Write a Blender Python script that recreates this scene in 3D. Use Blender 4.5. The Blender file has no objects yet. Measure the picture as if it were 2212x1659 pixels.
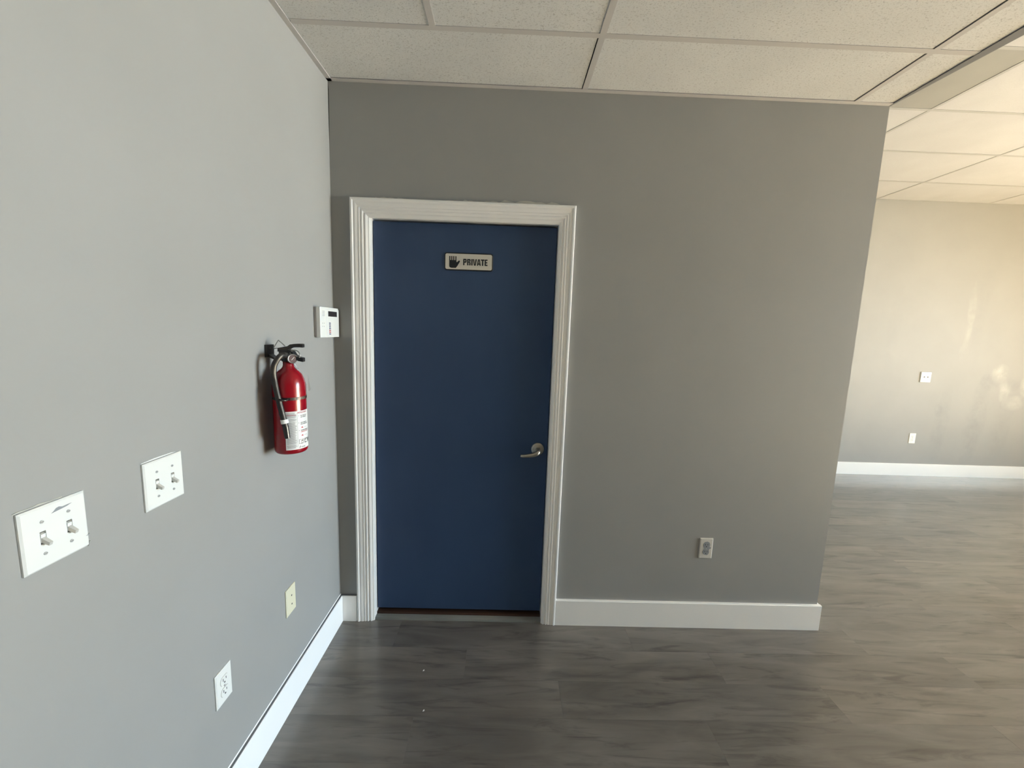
import bpy, bmesh, math, random
from mathutils import Vector, Matrix
random.seed(7)
S = bpy.context.scene
COL = S.collection
PI = math.pi

# ------------------------------------------------------------------ camera
cd = bpy.data.cameras.new('camera')
cam = bpy.data.objects.new('camera', cd); COL.objects.link(cam)
cd.sensor_width = 36.0
cd.lens = 865.2 * 36.0 / 2212.0
cd.clip_start = 0.02
Rc = ((0.99934956, 0.01819125, -0.03113742),
      (-0.01389551, 0.99101815, 0.13300354),
      (0.03327725, -0.13248436, 0.99062633))          # columns: right, forward, up
CAM = Vector((0.85247, -2.01125, 1.59167))
M = Matrix(((Rc[0][0], Rc[0][2], -Rc[0][1], CAM.x),
            (Rc[1][0], Rc[1][2], -Rc[1][1], CAM.y),
            (Rc[2][0], Rc[2][2], -Rc[2][1], CAM.z), (0, 0, 0, 1)))
cam.matrix_world = M
S.camera = cam

# ------------------------------------------------------------------ exposure, sky, daylight
S.view_settings.view_transform = 'Standard'
S.view_settings.look = 'None'
S.view_settings.gamma = 1.0
S.view_settings.use_curve_mapping = False
S.view_settings.exposure = 0.44
S.cycles.max_bounces = 12
S.cycles.diffuse_bounces = 8
S.cycles.caustics_reflective = False
S.cycles.caustics_refractive = False

w = bpy.data.worlds.new('sky'); S.world = w; w.use_nodes = True
nt = w.node_tree; bg = nt.nodes['Background']
sky = nt.nodes.new('ShaderNodeTexSky'); sky.sky_type = 'NISHITA'
sky.sun_elevation = math.radians(48); sky.sun_rotation = math.radians(200); sky.sun_disc = False
nt.links.new(sky.outputs[0], bg.inputs['Color']); bg.inputs['Strength'].default_value = 0.15


def area(name, loc, direction, sx, sy, power, colr, spread=180):
    l = bpy.data.lights.new(name, 'AREA'); l.shape = 'RECTANGLE'; l.size = sx; l.size_y = sy
    l.energy = power; l.color = colr; l.spread = math.radians(spread)
    o = bpy.data.objects.new(name, l); COL.objects.link(o)
    o.location = loc
    o.rotation_euler = Vector(direction).to_track_quat('-Z', 'Y').to_euler()
    return o


# daylight entering the shop windows of the right wall: cool skylight, and low warm sun that falls on the floor out of frame
area('window_skylight', (10.05, -1.05, 1.60), (-1, 0.0, -0.26), 3.0, 2.2, 276, (0.69, 0.865, 1.0), 103)
sl = bpy.data.lights.new('sun', 'SUN'); sl.energy = 660; sl.angle = math.radians(0.6); sl.color = (1.0, 0.80, 0.55)
so_ = bpy.data.objects.new('sun', sl); COL.objects.link(so_)
so_.rotation_euler = Vector((-1.0, -0.05, -0.53)).to_track_quat('-Z', 'Y').to_euler()

# ------------------------------------------------------------------ dimensions (metres)
H, H2, W, YF = 2.6955, 3.175, 2.6173, 2.6248
XR, YB = 10.2, -9.5
SK = 0.0107                      # the left wall is not quite square to the door wall
BT, BH = 0.016, 0.147


# ------------------------------------------------------------------ helpers
class MB:
    def __init__(s): s.v = []; s.f = []; s.sm = []

    def add(s, vs, fs, smooth=False):
        n = len(s.v); s.v += [tuple(v) for v in vs]
        for f in fs: s.f.append(tuple(n + i for i in f)); s.sm.append(smooth)
        return s

    def box(s, a, b):
        x0, y0, z0 = [min(a[i], b[i]) for i in range(3)]; x1, y1, z1 = [max(a[i], b[i]) for i in range(3)]
        return s.add([(x0, y0, z0), (x1, y0, z0), (x1, y1, z0), (x0, y1, z0), (x0, y0, z1), (x1, y0, z1), (x1, y1, z1), (x0, y1, z1)],
                     [(0, 3, 2, 1), (4, 5, 6, 7), (0, 1, 5, 4), (1, 2, 6, 5), (2, 3, 7, 6), (3, 0, 4, 7)])

    def prism(s, pts, y0, y1):
        """polygon in the local x-z plane (counter-clockwise seen from -y), extruded y0 (back) to y1 (front)"""
        n = len(pts)
        return s.add([(x, y1, z) for x, z in pts] + [(x, y0, z) for x, z in pts],
                     [tuple(range(n)), tuple(range(2 * n - 1, n - 1, -1))] + [(i, i + n, (i + 1) % n + n, (i + 1) % n) for i in range(n)])

    def bevprism(s, pts, y0, y1, b):
        n = len(pts)
        cx = sum(p[0] for p in pts) / n; cz = sum(p[1] for p in pts) / n
        inn = []
        for i in range(n):
            p, q, r = Vector(pts[i - 1]), Vector(pts[i]), Vector(pts[(i + 1) % n])
            e1 = (q - p).normalized(); e2 = (r - q).normalized()
            n1 = Vector((-e1.y, e1.x)); n2 = Vector((-e2.y, e2.x)); m = (n1 + n2)
            if m.length < 1e-6: m = n1
            m.normalize(); k = b / max(0.3, m.dot(n1)); inn.append(q + m * k)
        yb = y1 + b * 0.8 if y1 < y0 else y1 - b * 0.8
        return s.add([(x, y1, z) for x, z in inn] + [(x, yb, z) for x, z in pts] + [(x, y0, z) for x, z in pts],
                     [tuple(range(n))] + [(i, i + n, (i + 1) % n + n, (i + 1) % n) for i in range(n)]
                     + [(i + n, i + 2 * n, (i + 1) % n + 2 * n, (i + 1) % n + n) for i in range(n)])

    def tube(s, path, r, seg=12, caps=True):
        P = [Vector(p) for p in path]; n = len(P); rs = r if isinstance(r, (list, tuple)) else [r] * n
        vs = []; up = None
        for i, p in enumerate(P):
            t = (P[min(i + 1, n - 1)] - P[max(i - 1, 0)]).normalized()
            if up is None:
                up = t.orthogonal().normalized()
            up = (up - t * up.dot(t)).normalized(); sd = t.cross(up)
            for k in range(seg):
                a = 2 * PI * k / seg
                vs.append(p + (up * math.cos(a) + sd * math.sin(a)) * rs[i])
        fs = [(i * seg + k, i * seg + (k + 1) % seg, (i + 1) * seg + (k + 1) % seg, (i + 1) * seg + k) for i in range(n - 1) for k in range(seg)]
        s.add(vs, fs, True)
        if caps:
            s.add(vs[:seg], [tuple(range(seg - 1, -1, -1))]); s.add(vs[-seg:], [tuple(range(seg))])
        return s

    def lathe(s, prof, c=(0, 0, 0), seg=32, smooth=True, mat=None):
        vs = []
        for r, z in prof:
            for k in range(seg):
                a = 2 * PI * k / seg; p = Vector((r * math.cos(a), r * math.sin(a), z))
                if mat: p = mat @ p
                vs.append(p + Vector(c))
        fs = [(i * seg + k, i * seg + (k + 1) % seg, (i + 1) * seg + (k + 1) % seg, (i + 1) * seg + k) for i in range(len(prof) - 1) for k in range(seg)]
        return s.add(vs, fs, smooth)

    def disc(s, x, z, r, y0, y1, seg=14):
        return s.prism([(x + r * math.cos(2 * PI * k / seg), z + r * math.sin(2 * PI * k / seg)) for k in range(seg)], y0, y1)

    def build(s, name, mat, parent=None, loc=None, fix=True):
        me = bpy.data.meshes.new(name); me.from_pydata(s.v, [], s.f)
        me.polygons.foreach_set('use_smooth', s.sm)
        if fix:
            bm = bmesh.new(); bm.from_mesh(me); bmesh.ops.recalc_face_normals(bm, faces=bm.faces); bm.to_mesh(me); bm.free()
        if mat: me.materials.append(mat)
        o = bpy.data.objects.new(name, me); COL.objects.link(o)
        if parent: o.parent = parent
        if loc: o.location = loc
        return o


def empty(name, loc=(0, 0, 0), rz=0.0):
    o = bpy.data.objects.new(name, None); COL.objects.link(o); o.location = loc; o.rotation_euler = (0, 0, rz)
    o.empty_display_size = 0.05
    return o


def tag(o, label, cat, group=None):
    o['label'] = label; o['category'] = cat
    if group: o['group'] = group
    return o


def struct(o, label=None):
    o['kind'] = 'structure'
    if label: o['label'] = label
    return o


def rrect(x0, z0, x1, z1, r, n=5):
    out = []
    for cx, cz, a0 in ((x1 - r, z0 + r, -90), (x1 - r, z1 - r, 0), (x0 + r, z1 - r, 90), (x0 + r, z0 + r, 180)):
        for k in range(n + 1):
            a = math.radians(a0 + 90 * k / n); out.append((cx + r * math.cos(a), cz + r * math.sin(a)))
    return out


def spline(pts, k=6):
    P = [Vector(p) for p in pts]; P = [2 * P[0] - P[1]] + P + [2 * P[-1] - P[-2]]; out = []
    for i in range(1, len(P) - 2):
        for j in range(k):
            t = j / k; a, b, c, d = P[i - 1:i + 3]
            out.append(0.5 * ((2 * b) + (-a + c) * t + (2 * a - 5 * b + 4 * c - d) * t * t + (-a + 3 * b - 3 * c + d) * t ** 3))
    out.append(P[-2]); return out


# ------------------------------------------------------------------ materials
def lin(r, g, b):
    f = lambda c: (c / 255 / 12.92) if c / 255 <= 0.04045 else ((c / 255 + 0.055) / 1.055) ** 2.4
    return (f(r), f(g), f(b), 1)


class Mat:
    def __init__(s, name, colr, rough=0.5, metal=0.0, spec=0.5):
        s.m = bpy.data.materials.new(name); s.m.use_nodes = True; s.nt = s.m.node_tree; s.N = s.nt.nodes; s.L = s.nt.links
        s.b = s.N['Principled BSDF']
        if len(colr) == 3: colr = (*colr, 1)
        s.b.inputs['Base Color'].default_value = colr; s.b.inputs['Roughness'].default_value = rough
        s.b.inputs['Metallic'].default_value = metal; s.b.inputs['Specular IOR Level'].default_value = spec

    def n(s, t, **kw):
        o = s.N.new(t)
        for k, v in kw.items(): setattr(o, k, v)
        return o

    def noise(s, vec, scale, detail=3, rough=0.5, dist=0.0):
        o = s.n('ShaderNodeTexNoise'); o.inputs['Scale'].default_value = scale; o.inputs['Detail'].default_value = detail
        o.inputs['Roughness'].default_value = rough; o.inputs['Distortion'].default_value = dist
        if vec is not None: s.L.new(vec, o.inputs['Vector'])
        return o.outputs['Fac']

    def ramp(s, fac, stops, interp='LINEAR'):
        o = s.n('ShaderNodeValToRGB'); o.color_ramp.interpolation = interp; e = o.color_ramp.elements
        while len(e) < len(stops): e.new(0.5)
        for i, (p, c) in enumerate(stops):
            e[i].position = p; e[i].color = c if len(c) == 4 else (*c, 1)
        s.L.new(fac, o.inputs[0]); return o.outputs[0]

    def mix(s, fac, a, b, mode='MIX'):
        o = s.n('ShaderNodeMix', data_type='RGBA', blend_type=mode)
        for sock, v in ((o.inputs[0], fac), (o.inputs[6], a), (o.inputs[7], b)):
            if hasattr(v, 'is_output'): s.L.new(v, sock)
            elif isinstance(v, (int, float)): sock.default_value = v
            else: sock.default_value = v if len(v) == 4 else (*v, 1)
        return o.outputs[2]

    def math(s, op, a, b=None):
        o = s.n('ShaderNodeMath', operation=op)
        for i, v in enumerate((a, b)):
            if v is None: continue
            if hasattr(v, 'is_output'): s.L.new(v, o.inputs[i])
            else: o.inputs[i].default_value = v
        return o.outputs[0]

    def obj(s): return s.n('ShaderNodeTexCoord').outputs['Object']

    def mapv(s, vec, scale=(1, 1, 1), loc=(0, 0, 0)):
        o = s.n('ShaderNodeMapping'); o.inputs['Scale'].default_value = scale; o.inputs['Location'].default_value = loc
        s.L.new(vec, o.inputs['Vector']); return o.outputs[0]

    def bump(s, h, strength, dist=0.001):
        o = s.n('ShaderNodeBump'); o.inputs['Strength'].default_value = strength; o.inputs['Distance'].default_value = dist
        s.L.new(h, o.inputs['Height']); s.L.new(o.outputs[0], s.b.inputs['Normal'])

    def col(s, sock): s.L.new(sock, s.b.inputs['Base Color'])

    def rough(s, sock): s.L.new(sock, s.b.inputs['Roughness'])


def painted(name, c, rough=0.55, bump=0.12, var=0.03):
    m = Mat(name, c, rough, spec=0.35); o = m.obj()
    f = m.noise(o, 2.2, 3)
    lo = tuple(x * (1 - var) for x in c[:3]); hi = tuple(min(1, x * (1 + var)) for x in c[:3])
    m.col(m.ramp(f, [(0.3, lo), (0.7, hi)]))
    m.bump(m.noise(o, 260, 2), bump, 0.0006)
    return m


WALLC = (0.322, 0.320, 0.307)
m_wall = painted('grey_wall_paint', WALLC).m
m_trim = painted('white_trim_paint', (0.91, 0.89, 0.86), 0.38, 0.0, 0.01).m
m_base = painted('white_baseboard_paint', (0.90, 0.90, 0.89), 0.35, 0.0, 0.01).m
m_caulk = Mat('grey_caulk', (0.16, 0.165, 0.17), 0.7).m
m_dark = Mat('black_gap', (0.012, 0.012, 0.012), 0.9).m
m_smear = painted('cream_caulk_smear', (0.52, 0.50, 0.44), 0.6, 0.5, 0.15).m


def door_mat():
    m = Mat('blue_door_paint', (0.03, 0.062, 0.125), 0.42, spec=0.3); o = m.obj()
    f = m.noise(m.mapv(o, (1, 1, 0.5)), 3.0, 3)
    m.col(m.ramp(f, [(0.3, (0.029, 0.055, 0.120)), (0.7, (0.035, 0.066, 0.140))]))
    m.bump(m.noise(o, 180, 2), 0.15, 0.0006)
    return m.m


m_door = door_mat()


def far_wall_mat():
    """the same grey paint with damp streaks and white filler patches where something was torn off"""
    m = Mat('stained_grey_paint', WALLC, 0.55, spec=0.35); o = m.obj()
    base = m.ramp(m.noise(o, 2.2, 3), [(0.3, tuple(x * 0.97 for x in WALLC)), (0.7, tuple(x * 1.03 for x in WALLC))])
    sep = m.n('ShaderNodeSeparateXYZ'); m.L.new(o, sep.inputs[0])
    wob = m.math('SUBTRACT', m.noise(m.mapv(o, (6, 1, 1.5)), 2.0, 3), 0.5)
    rag = m.noise(o, 9, 4, 0.65)

    def blob(cx, cz, rx, rz, k, slope=0.0):
        x = m.math('ADD', sep.outputs[0], m.math('MULTIPLY', wob, 0.16))
        dz = m.math('SUBTRACT', sep.outputs[2], cz)
        dx = m.math('DIVIDE', m.math('SUBTRACT', m.math('SUBTRACT', x, cx), m.math('MULTIPLY', dz, slope)), rx)
        dzz = m.math('DIVIDE', dz, rz)
        r2 = m.math('ADD', m.math('MULTIPLY', dx, dx), m.math('MULTIPLY', dzz, dzz))
        e = m.math('SUBTRACT', 1.0, r2); e = m.math('MAXIMUM', e, 0.0)
        return m.math('MULTIPLY', m.math('MULTIPLY', e, k), m.math('MULTIPLY', m.math('MAXIMUM', m.math('SUBTRACT', rag, 0.30), 0.0), 3.6))
    dark = None
    for a in ((6.10, 0.62, 0.10, 0.52, 0.20, 0.03), (6.05, 0.82, 0.07, 0.10, 0.22, 0), (6.52, 0.70, 0.13, 0.62, 0.26, 0.08), (6.60, 1.17, 0.14, 0.11, 0.28, 0),
              (6.90, 1.16, 0.10, 0.10, 0.22, 0), (6.85, 0.62, 0.12, 0.45, 0.14, 0.05), (5.35, 1.5, 0.10, 0.9, 0.06, 0), (6.35, 1.95, 0.09, 0.7, 0.09, 0)):
        b_ = blob(*a); dark = b_ if dark is None else m.math('ADD', dark, b_)
    lite = None
    for a in ((6.80, 1.07, 0.09, 0.14, 0.20, 0), (7.05, 1.14, 0.08, 0.16, 0.20, 0), (6.72, 1.28, 0.12, 0.12, 0.2, 0), (6.95, 0.93, 0.14, 0.10, 0.14, 0), (6.22, 1.9, 0.05, 0.5, 0.1, 0)):
        b_ = blob(*a); lite = b_ if lite is None else m.math('ADD', lite, b_)
    c1 = m.mix(m.math('MINIMUM', dark, 0.6), base, (0.20, 0.205, 0.21))
    c2 = m.mix(m.math('MINIMUM', lite, 0.75), c1, (0.78, 0.77, 0.72))
    m.col(c2); m.bump(m.noise(o, 260, 2), 0.12, 0.0006)
    return m.m


m_far = far_wall_mat()


def tile_mat(name, c, speck, amount=1.0):
    m = Mat(name, c, 0.9, spec=0.15); o = m.obj()
    oi = m.n('ShaderNodeObjectInfo'); off = m.n('ShaderNodeVectorMath', operation='SCALE'); m.L.new(oi.outputs['Random'], off.inputs['Scale'])
    off.inputs[0].default_value = (37.0, 19.0, 5.0)
    ad = m.n('ShaderNodeVectorMath', operation='ADD'); m.L.new(o, ad.inputs[0]); m.L.new(off.outputs[0], ad.inputs[1]); v = ad.outputs[0]
    big = m.noise(v, 3, 2)
    base = m.ramp(big, [(0.3, tuple(x * 0.95 for x in c)), (0.7, tuple(x * 1.03 for x in c))])
    fis = m.noise(m.mapv(v, (1.0, 1.6, 1)), 115, 3, 0.6, 0.5)
    pin = m.noise(v, 230, 2, 0.5)
    mask1 = m.ramp(fis, [(0.555, (0, 0, 0)), (0.68, (1, 1, 1))])
    mask2 = m.ramp(pin, [(0.615, (0, 0, 0)), (0.70, (1, 1, 1))])
    mk = m.math('MINIMUM', m.math('MULTIPLY', m.math('ADD', mask1, mask2), amount), 1.0)
    m.col(m.mix(mk, base, speck))
    m.bump(m.math('SUBTRACT', m.noise(v, 45, 5, 0.7), m.math('MULTIPLY', mk, 0.8)), 0.35 * min(1, amount + 0.3), 0.002)
    return m.m


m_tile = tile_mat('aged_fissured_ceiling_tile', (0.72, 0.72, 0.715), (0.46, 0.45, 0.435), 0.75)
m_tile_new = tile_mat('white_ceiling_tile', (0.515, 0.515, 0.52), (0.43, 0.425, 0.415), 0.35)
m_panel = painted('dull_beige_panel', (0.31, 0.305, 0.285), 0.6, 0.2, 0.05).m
m_tee = painted('ceiling_tee_enamel', (0.56, 0.54, 0.53), 0.5, 0.03, 0.03).m
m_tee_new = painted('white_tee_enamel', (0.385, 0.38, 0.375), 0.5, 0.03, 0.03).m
m_tee_dark = Mat('grey_edge_trim', (0.13, 0.13, 0.135), 0.5).m


def plank_mat():
    m = Mat('grey_oak_vinyl', (0.22, 0.2, 0.18), 0.38, spec=0.6); o = m.obj()
    oi = m.n('ShaderNodeObjectInfo'); off = m.n('ShaderNodeVectorMath', operation='SCALE'); m.L.new(oi.outputs['Random'], off.inputs['Scale'])
    off.inputs[0].default_value = (53.0, 31.0, 11.0)
    ad = m.n('ShaderNodeVectorMath', operation='ADD'); m.L.new(o, ad.inputs[0]); m.L.new(off.outputs[0], ad.inputs[1]); v = ad.outputs[0]
    cloud = m.noise(m.mapv(v, (1.3, 7.0, 1)), 1.6, 4, 0.55, 0.8)
    streak = m.noise(m.mapv(v, (1.9, 16.0, 1)), 1.4, 5, 0.6, 1.2)
    fine = m.noise(m.mapv(v, (6, 120, 1)), 2.0, 3, 0.6)
    base = m.ramp(cloud, [(0.26, (0.094, 0.084, 0.073)), (0.5, (0.146, 0.131, 0.114)), (0.75, (0.200, 0.180, 0.158))])
    dk = m.ramp(streak, [(0.30, (0.32, 0.31, 0.31)), (0.46, (1, 1, 1)), (0.62, (1, 1, 1)), (0.75, (1.22, 1.20, 1.18))])
    c = m.mix(0.75, base, dk, 'MULTIPLY')
    c = m.mix(0.06, c, m.ramp(fine, [(0.35, (0.55, 0.55, 0.55)), (0.65, (1.3, 1.3, 1.3))]), 'MULTIPLY')
    tone = m.ramp(oi.outputs['Random'], [(0.0, (0.86, 0.87, 0.88)), (1.0, (1.12, 1.10, 1.07))])
    m.col(m.mix(1.0, c, tone, 'MULTIPLY'))
    m.rough(m.ramp(cloud, [(0.2, (0.27,) * 3), (0.8, (0.34,) * 3)]))
    m.b.inputs['Coat Weight'].default_value = 0.8; m.b.inputs['Coat Roughness'].default_value = 0.22
    m.bump(m.math('ADD', m.noise(m.mapv(v, (1.4, 9.0, 1)), 1.6, 3, 0.5, 1.0), m.math('MULTIPLY', m.noise(m.mapv(v, (3, 60, 1)), 3.0, 3), 0.04)), 0.30, 0.0012)
    return m.m


m_plank = plank_mat()
m_plastic = Mat('white_plastic', (0.80, 0.80, 0.765), 0.35).m
m_plastic_w = Mat('warm_white_plastic', (0.66, 0.63, 0.57), 0.4).m
m_cream = Mat('cream_plastic', (0.74, 0.70, 0.52), 0.38).m
m_screw = Mat('screw_steel', (0.50, 0.50, 0.49), 0.4, 0.2).m
m_slot = Mat('slot_shadow_plastic', (0.14, 0.13, 0.12), 0.6).m
m_greypaint = Mat('grey_paint_smear', (0.27, 0.285, 0.30), 0.5).m
m_toggle = Mat('toggle_plastic', (0.62, 0.60, 0.55), 0.3).m
m_black = Mat('black_plastic', (0.012, 0.012, 0.012), 0.35).m
m_blackm = Mat('black_metal', (0.010, 0.009, 0.009), 0.4).m
m_rubber = Mat('black_rubber', (0.009, 0.008, 0.008), 0.48).m
m_red = Mat('red_gloss_enamel', (0.27, 0.004, 0.011), 0.22).m
m_steel = Mat('brushed_steel', (0.385, 0.38, 0.375), 0.3, 0.9).m
m_brass = Mat('dull_nickel', (0.34, 0.32, 0.28), 0.32, 0.9).m
m_paper = Mat('white_label_paper', (0.84, 0.83, 0.80), 0.45).m
m_print = Mat('black_print', (0.02, 0.02, 0.02), 0.5).m
m_printg = Mat('grey_print', (0.38, 0.37, 0.36), 0.5).m
m_printr = Mat('red_print', (0.42, 0.03, 0.04), 0.5).m
m_navy = Mat('navy_print', (0.04, 0.05, 0.13), 0.5).m
m_beige = Mat('beige_sign_face', (0.66, 0.62, 0.54), 0.4).m
m_lcd = Mat('dark_display', (0.022, 0.018, 0.022), 0.15).m
m_thermo_side = Mat('grey_plastic_side', (0.55, 0.52, 0.49), 0.5).m
m_thresh = painted('scuffed_grey_threshold', (0.22, 0.225, 0.21), 0.5, 0.4, 0.3).m
m_thresh_wood = painted('dark_red_brown_wood', (0.055, 0.028, 0.018), 0.6, 0.4, 0.3).m


def thin_glass():
    m = Mat('window_glass', (1, 1, 1), 0.0)
    t = m.n('ShaderNodeBsdfTransparent'); t.inputs[0].default_value = (0.92, 0.95, 0.93, 1); g = m.n('ShaderNodeBsdfGlossy'); g.inputs['Roughness'].default_value = 0.0
    f = m.n('ShaderNodeFresnel'); f.inputs[0].default_value = 1.5; x = m.n('ShaderNodeMixShader')
    m.L.new(f.outputs[0], x.inputs[0]); m.L.new(t.outputs[0], x.inputs[1]); m.L.new(g.outputs[0], x.inputs[2])
    m.L.new(x.outputs[0], m.N['Material Output'].inputs['Surface']); return m.m


m_glass = thin_glass()
m_alu = Mat('window_aluminium', (0.35, 0.34, 0.32), 0.4, 0.8).m
m_pave = painted('sunlit_concrete', (0.45, 0.43, 0.39), 0.8, 0.3, 0.1).m

# ------------------------------------------------------------------ floor and planks
fl = struct(MB().box((-0.3, YB - 0.2, -0.2), (XR + 0.2, YF + 0.2, -0.006)).build('floor', m_caulk), 'wood-look vinyl plank floor in streaky grey-brown')
PW, PL = 0.1815, 1.22


def plank_mesh(x0, x1, y0, y1):
    g = 0.00015; b = 0.0002; x0 += g; x1 -= g; y0 += g; y1 -= g
    t = MB()
    t.add([(x0, y0, -0.006), (x1, y0, -0.006), (x1, y1, -0.006), (x0, y1, -0.006), (x0, y0, -b), (x1, y0, -b), (x1, y1, -b), (x0, y1, -b),
           (x0 + b, y0 + b, 0), (x1 - b, y0 + b, 0), (x1 - b, y1 - b, 0), (x0 + b, y1 - b, 0)],
          [(8, 9, 10, 11), (0, 1, 5, 4), (1, 2, 6, 5), (2, 3, 7, 6), (3, 0, 4, 7), (4, 5, 9, 8), (5, 6, 10, 9), (6, 7, 11, 10), (7, 4, 8, 11)])
    return t


offs = {1: 0.705, 2: 1.14, 0: 0.33, 3: 0.52, 4: 0.90, 5: 0.12}
cache = {}
rest = MB()
k0 = -15
for k in range(k0, 54):
    y1 = -0.005 - PW * k; y0 = y1 - PW
    y1 = min(y1, YF); y0 = max(y0, YB)
    if y1 - y0 < 0.01: continue
    off = offs.get(k, random.random() * PL)
    x = off - PL
    while x < XR:
        a, b = max(x, -0.02), min(x + PL, XR); x += PL
        if b - a < 0.01 or (y0 > 0.02 and b < W + 0.02): continue
        if y0 > 0.02: a = max(a, W + 0.001)
        if k <= 8:
            key = (round(b - a, 4), round(y1 - y0, 4))
            if key not in cache:
                o = plank_mesh(0, b - a, 0, y1 - y0).build('plank', m_plank, fl, (a, y0, 0), fix=False); cache[key] = o
            else:
                o = cache[key].copy(); COL.objects.link(o); o.location = (a, y0, 0)
        else:
            p = plank_mesh(a, b, y0, y1); rest.add(p.v, p.f)
r_ = rest.build('plank_field', m_plank, fl, fix=False); r_['kind'] = 'stuff'

# ------------------------------------------------------------------ walls
T = 0.12
DX0, DX1, DZ1 = 0.176, 1.098, 2.118            # rough opening of the door
wl = MB()
wl.add([(SK * YF, YF, -0.01), (SK * YB, YB, -0.01), (SK * YB, YB, H2 + 0.1), (SK * YF, YF, H2 + 0.1),
        (SK * YF - T, YF, -0.01), (SK * YB - T, YB, -0.01), (SK * YB - T, YB, H2 + 0.1), (SK * YF - T, YF, H2 + 0.1)],
       [(0, 1, 2, 3), (7, 6, 5, 4), (0, 3, 7, 4), (1, 5, 6, 2), (3, 2, 6, 7), (0, 4, 5, 1)])
wall_left = struct(wl.build('wall_left', m_wall), 'light grey painted wall with switches and fire extinguisher')
# thin open crack down the top of the corner
MB().add([(0.0004, -0.0008, 2.69), (0.004, -0.0008, 2.66), (0.0036, -0.0008, 2.52), (0.0008, -0.0008, 2.42), (0.0004, -0.0008, 2.50)], [(0, 1, 2, 3, 4)]).build('corner_crack', m_dark, wall_left)

wb = MB()
wb.box((0, 0, -0.01), (DX0, T, DZ1)); wb.box((DX1, 0, -0.01), (W, T, DZ1)); wb.box((0, 0, DZ1), (W, T, H2 + 0.1))
wall_back = struct(wb.build('wall_back', m_wall), 'grey painted wall around the blue door, in shade')
wr = MB(); wr.box((W - T, T, -0.01), (W, YF, H2 + 0.1)); wr.box((W - T, YB, H + 0.02), (W, 0, H2 + 0.1))
wall_return = struct(wr.build('wall_return', m_wall), 'grey return wall running back from the free edge of the door wall')
wall_far = struct(MB().box((W - T, YF, -0.01), (XR + T, YF + T, H2 + 0.1)).build('wall_far', m_far), 'far pale grey wall with damp streaks and filler patches')
wall_front = struct(MB().box((-0.3, YB - T, -0.01), (XR + T, YB, H2 + 0.1)).build('wall_front', m_wall))
WY0, WY1, WZ0, WZ1 = -2.6, 0.5, 0.35, 2.80
wx = MB()
wx.box((XR, YB, -0.01), (XR + T, WY0, H2 + 0.1)); wx.box((XR, WY1, -0.01), (XR + T, YF, H2 + 0.1))
wx.box((XR, WY0, -0.01), (XR + T, WY1, WZ0)); wx.box((XR, WY0, WZ1), (XR + T, WY1, H2 + 0.1))
wall_right = struct(wx.build('wall_right', m_wall))
for i in range(3):
    a = WY0 + (WY1 - WY0) / 3 * i; b = a + (WY1 - WY0) / 3; f = MB()
    f.box((XR + 0.03, a, WZ0), (XR + 0.09, a + 0.05, WZ1)); f.box((XR + 0.03, b - 0.05, WZ0), (XR + 0.09, b, WZ1))
    f.box((XR + 0.03, a, WZ0), (XR + 0.09, b, WZ0 + 0.06)); f.box((XR + 0.03, a, WZ1 - 0.06), (XR + 0.09, b, WZ1))
    wn = struct(f.build('window_%d' % (i + 1), m_alu))
    MB().box((XR + 0.057, a + 0.05, WZ0 + 0.06), (XR + 0.063, b - 0.05, WZ1 - 0.06)).build('pane', m_glass, wn)
struct(MB().box((XR + T, -14, -0.3), (XR + 22, 14, -0.12)).build('exterior_pavement', m_pave))

# cream caulk smears left above the door casing
sm = MB()
random.seed(3)
for x0, x1, h in ((0.115, 0.20, 0.006), (0.20, 0.36, 0.010), (0.36, 0.62, 0.006), (0.62, 0.80, 0.011), (0.80, 1.10, 0.015), (1.10, 1.166, 0.006)):
    n = 12; top = [(x0 + (x1 - x0) * i / n, 2.188 + h * (0.35 + 0.9 * random.random()) * (0.35 if i in (0, n) else 1)) for i in range(n + 1)]
    sm.prism([(x0, 2.185), (x1, 2.185)] + top[::-1], 0.0, -0.0006)
sm.build('caulk_smear', m_smear, wall_back)
# ------------------------------------------------------------------ baseboards


def baseboard(name, pts, mat=m_base, label=None):
    """pts: (x, y) floor line of the wall face, out: side towards the room"""
    (a, b) = pts; d = (Vector(b) - Vector(a)).normalized(); o = Vector((d.y, -d.x)) * BT
    m = MB(); c = 0.003
    A, B = Vector(a), Vector(b)
    sec = [(0, 0.0), (1, 0.0), (1, BH - c), (0.8, BH), (0, BH)]
    vs = []
    for P in (A, B):
        for k, z in sec: vs.append((P.x + o.x * k, P.y + o.y * k, z))
    m.add(vs, [(0, 1, 6, 5), (1, 2, 7, 6), (2, 3, 8, 7), (3, 4, 9, 8), (0, 4, 3, 2, 1), (5, 6, 7, 8, 9)])
    ob = struct(m.build(name, mat), label)
    return ob, A, B, o


ob, A, B, o = baseboard('baseboard_left', ((SK * YB, YB), (-SK * 0.016 , -0.0005)), label='white baseboard along the left wall')
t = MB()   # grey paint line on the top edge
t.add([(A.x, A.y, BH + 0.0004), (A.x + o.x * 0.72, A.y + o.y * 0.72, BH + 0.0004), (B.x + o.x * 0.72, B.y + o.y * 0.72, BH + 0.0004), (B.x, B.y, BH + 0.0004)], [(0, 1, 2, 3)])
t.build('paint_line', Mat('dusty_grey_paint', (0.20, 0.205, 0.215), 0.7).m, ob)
t = MB()
t.add([(A.x + 0.0006, A.y, BH + 0.0005), (A.x + 0.0032, A.y, BH + 0.0005), (A.x + 0.0008, A.y, BH + 0.0045), (B.x + 0.0006, B.y, BH + 0.0005), (B.x + 0.0032, B.y, BH + 0.0005), (B.x + 0.0008, B.y, BH + 0.0045)], [(0, 1, 4, 3), (1, 2, 5, 4), (2, 0, 3, 5)])
t.build('caulk_bead', m_base, ob)
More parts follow.
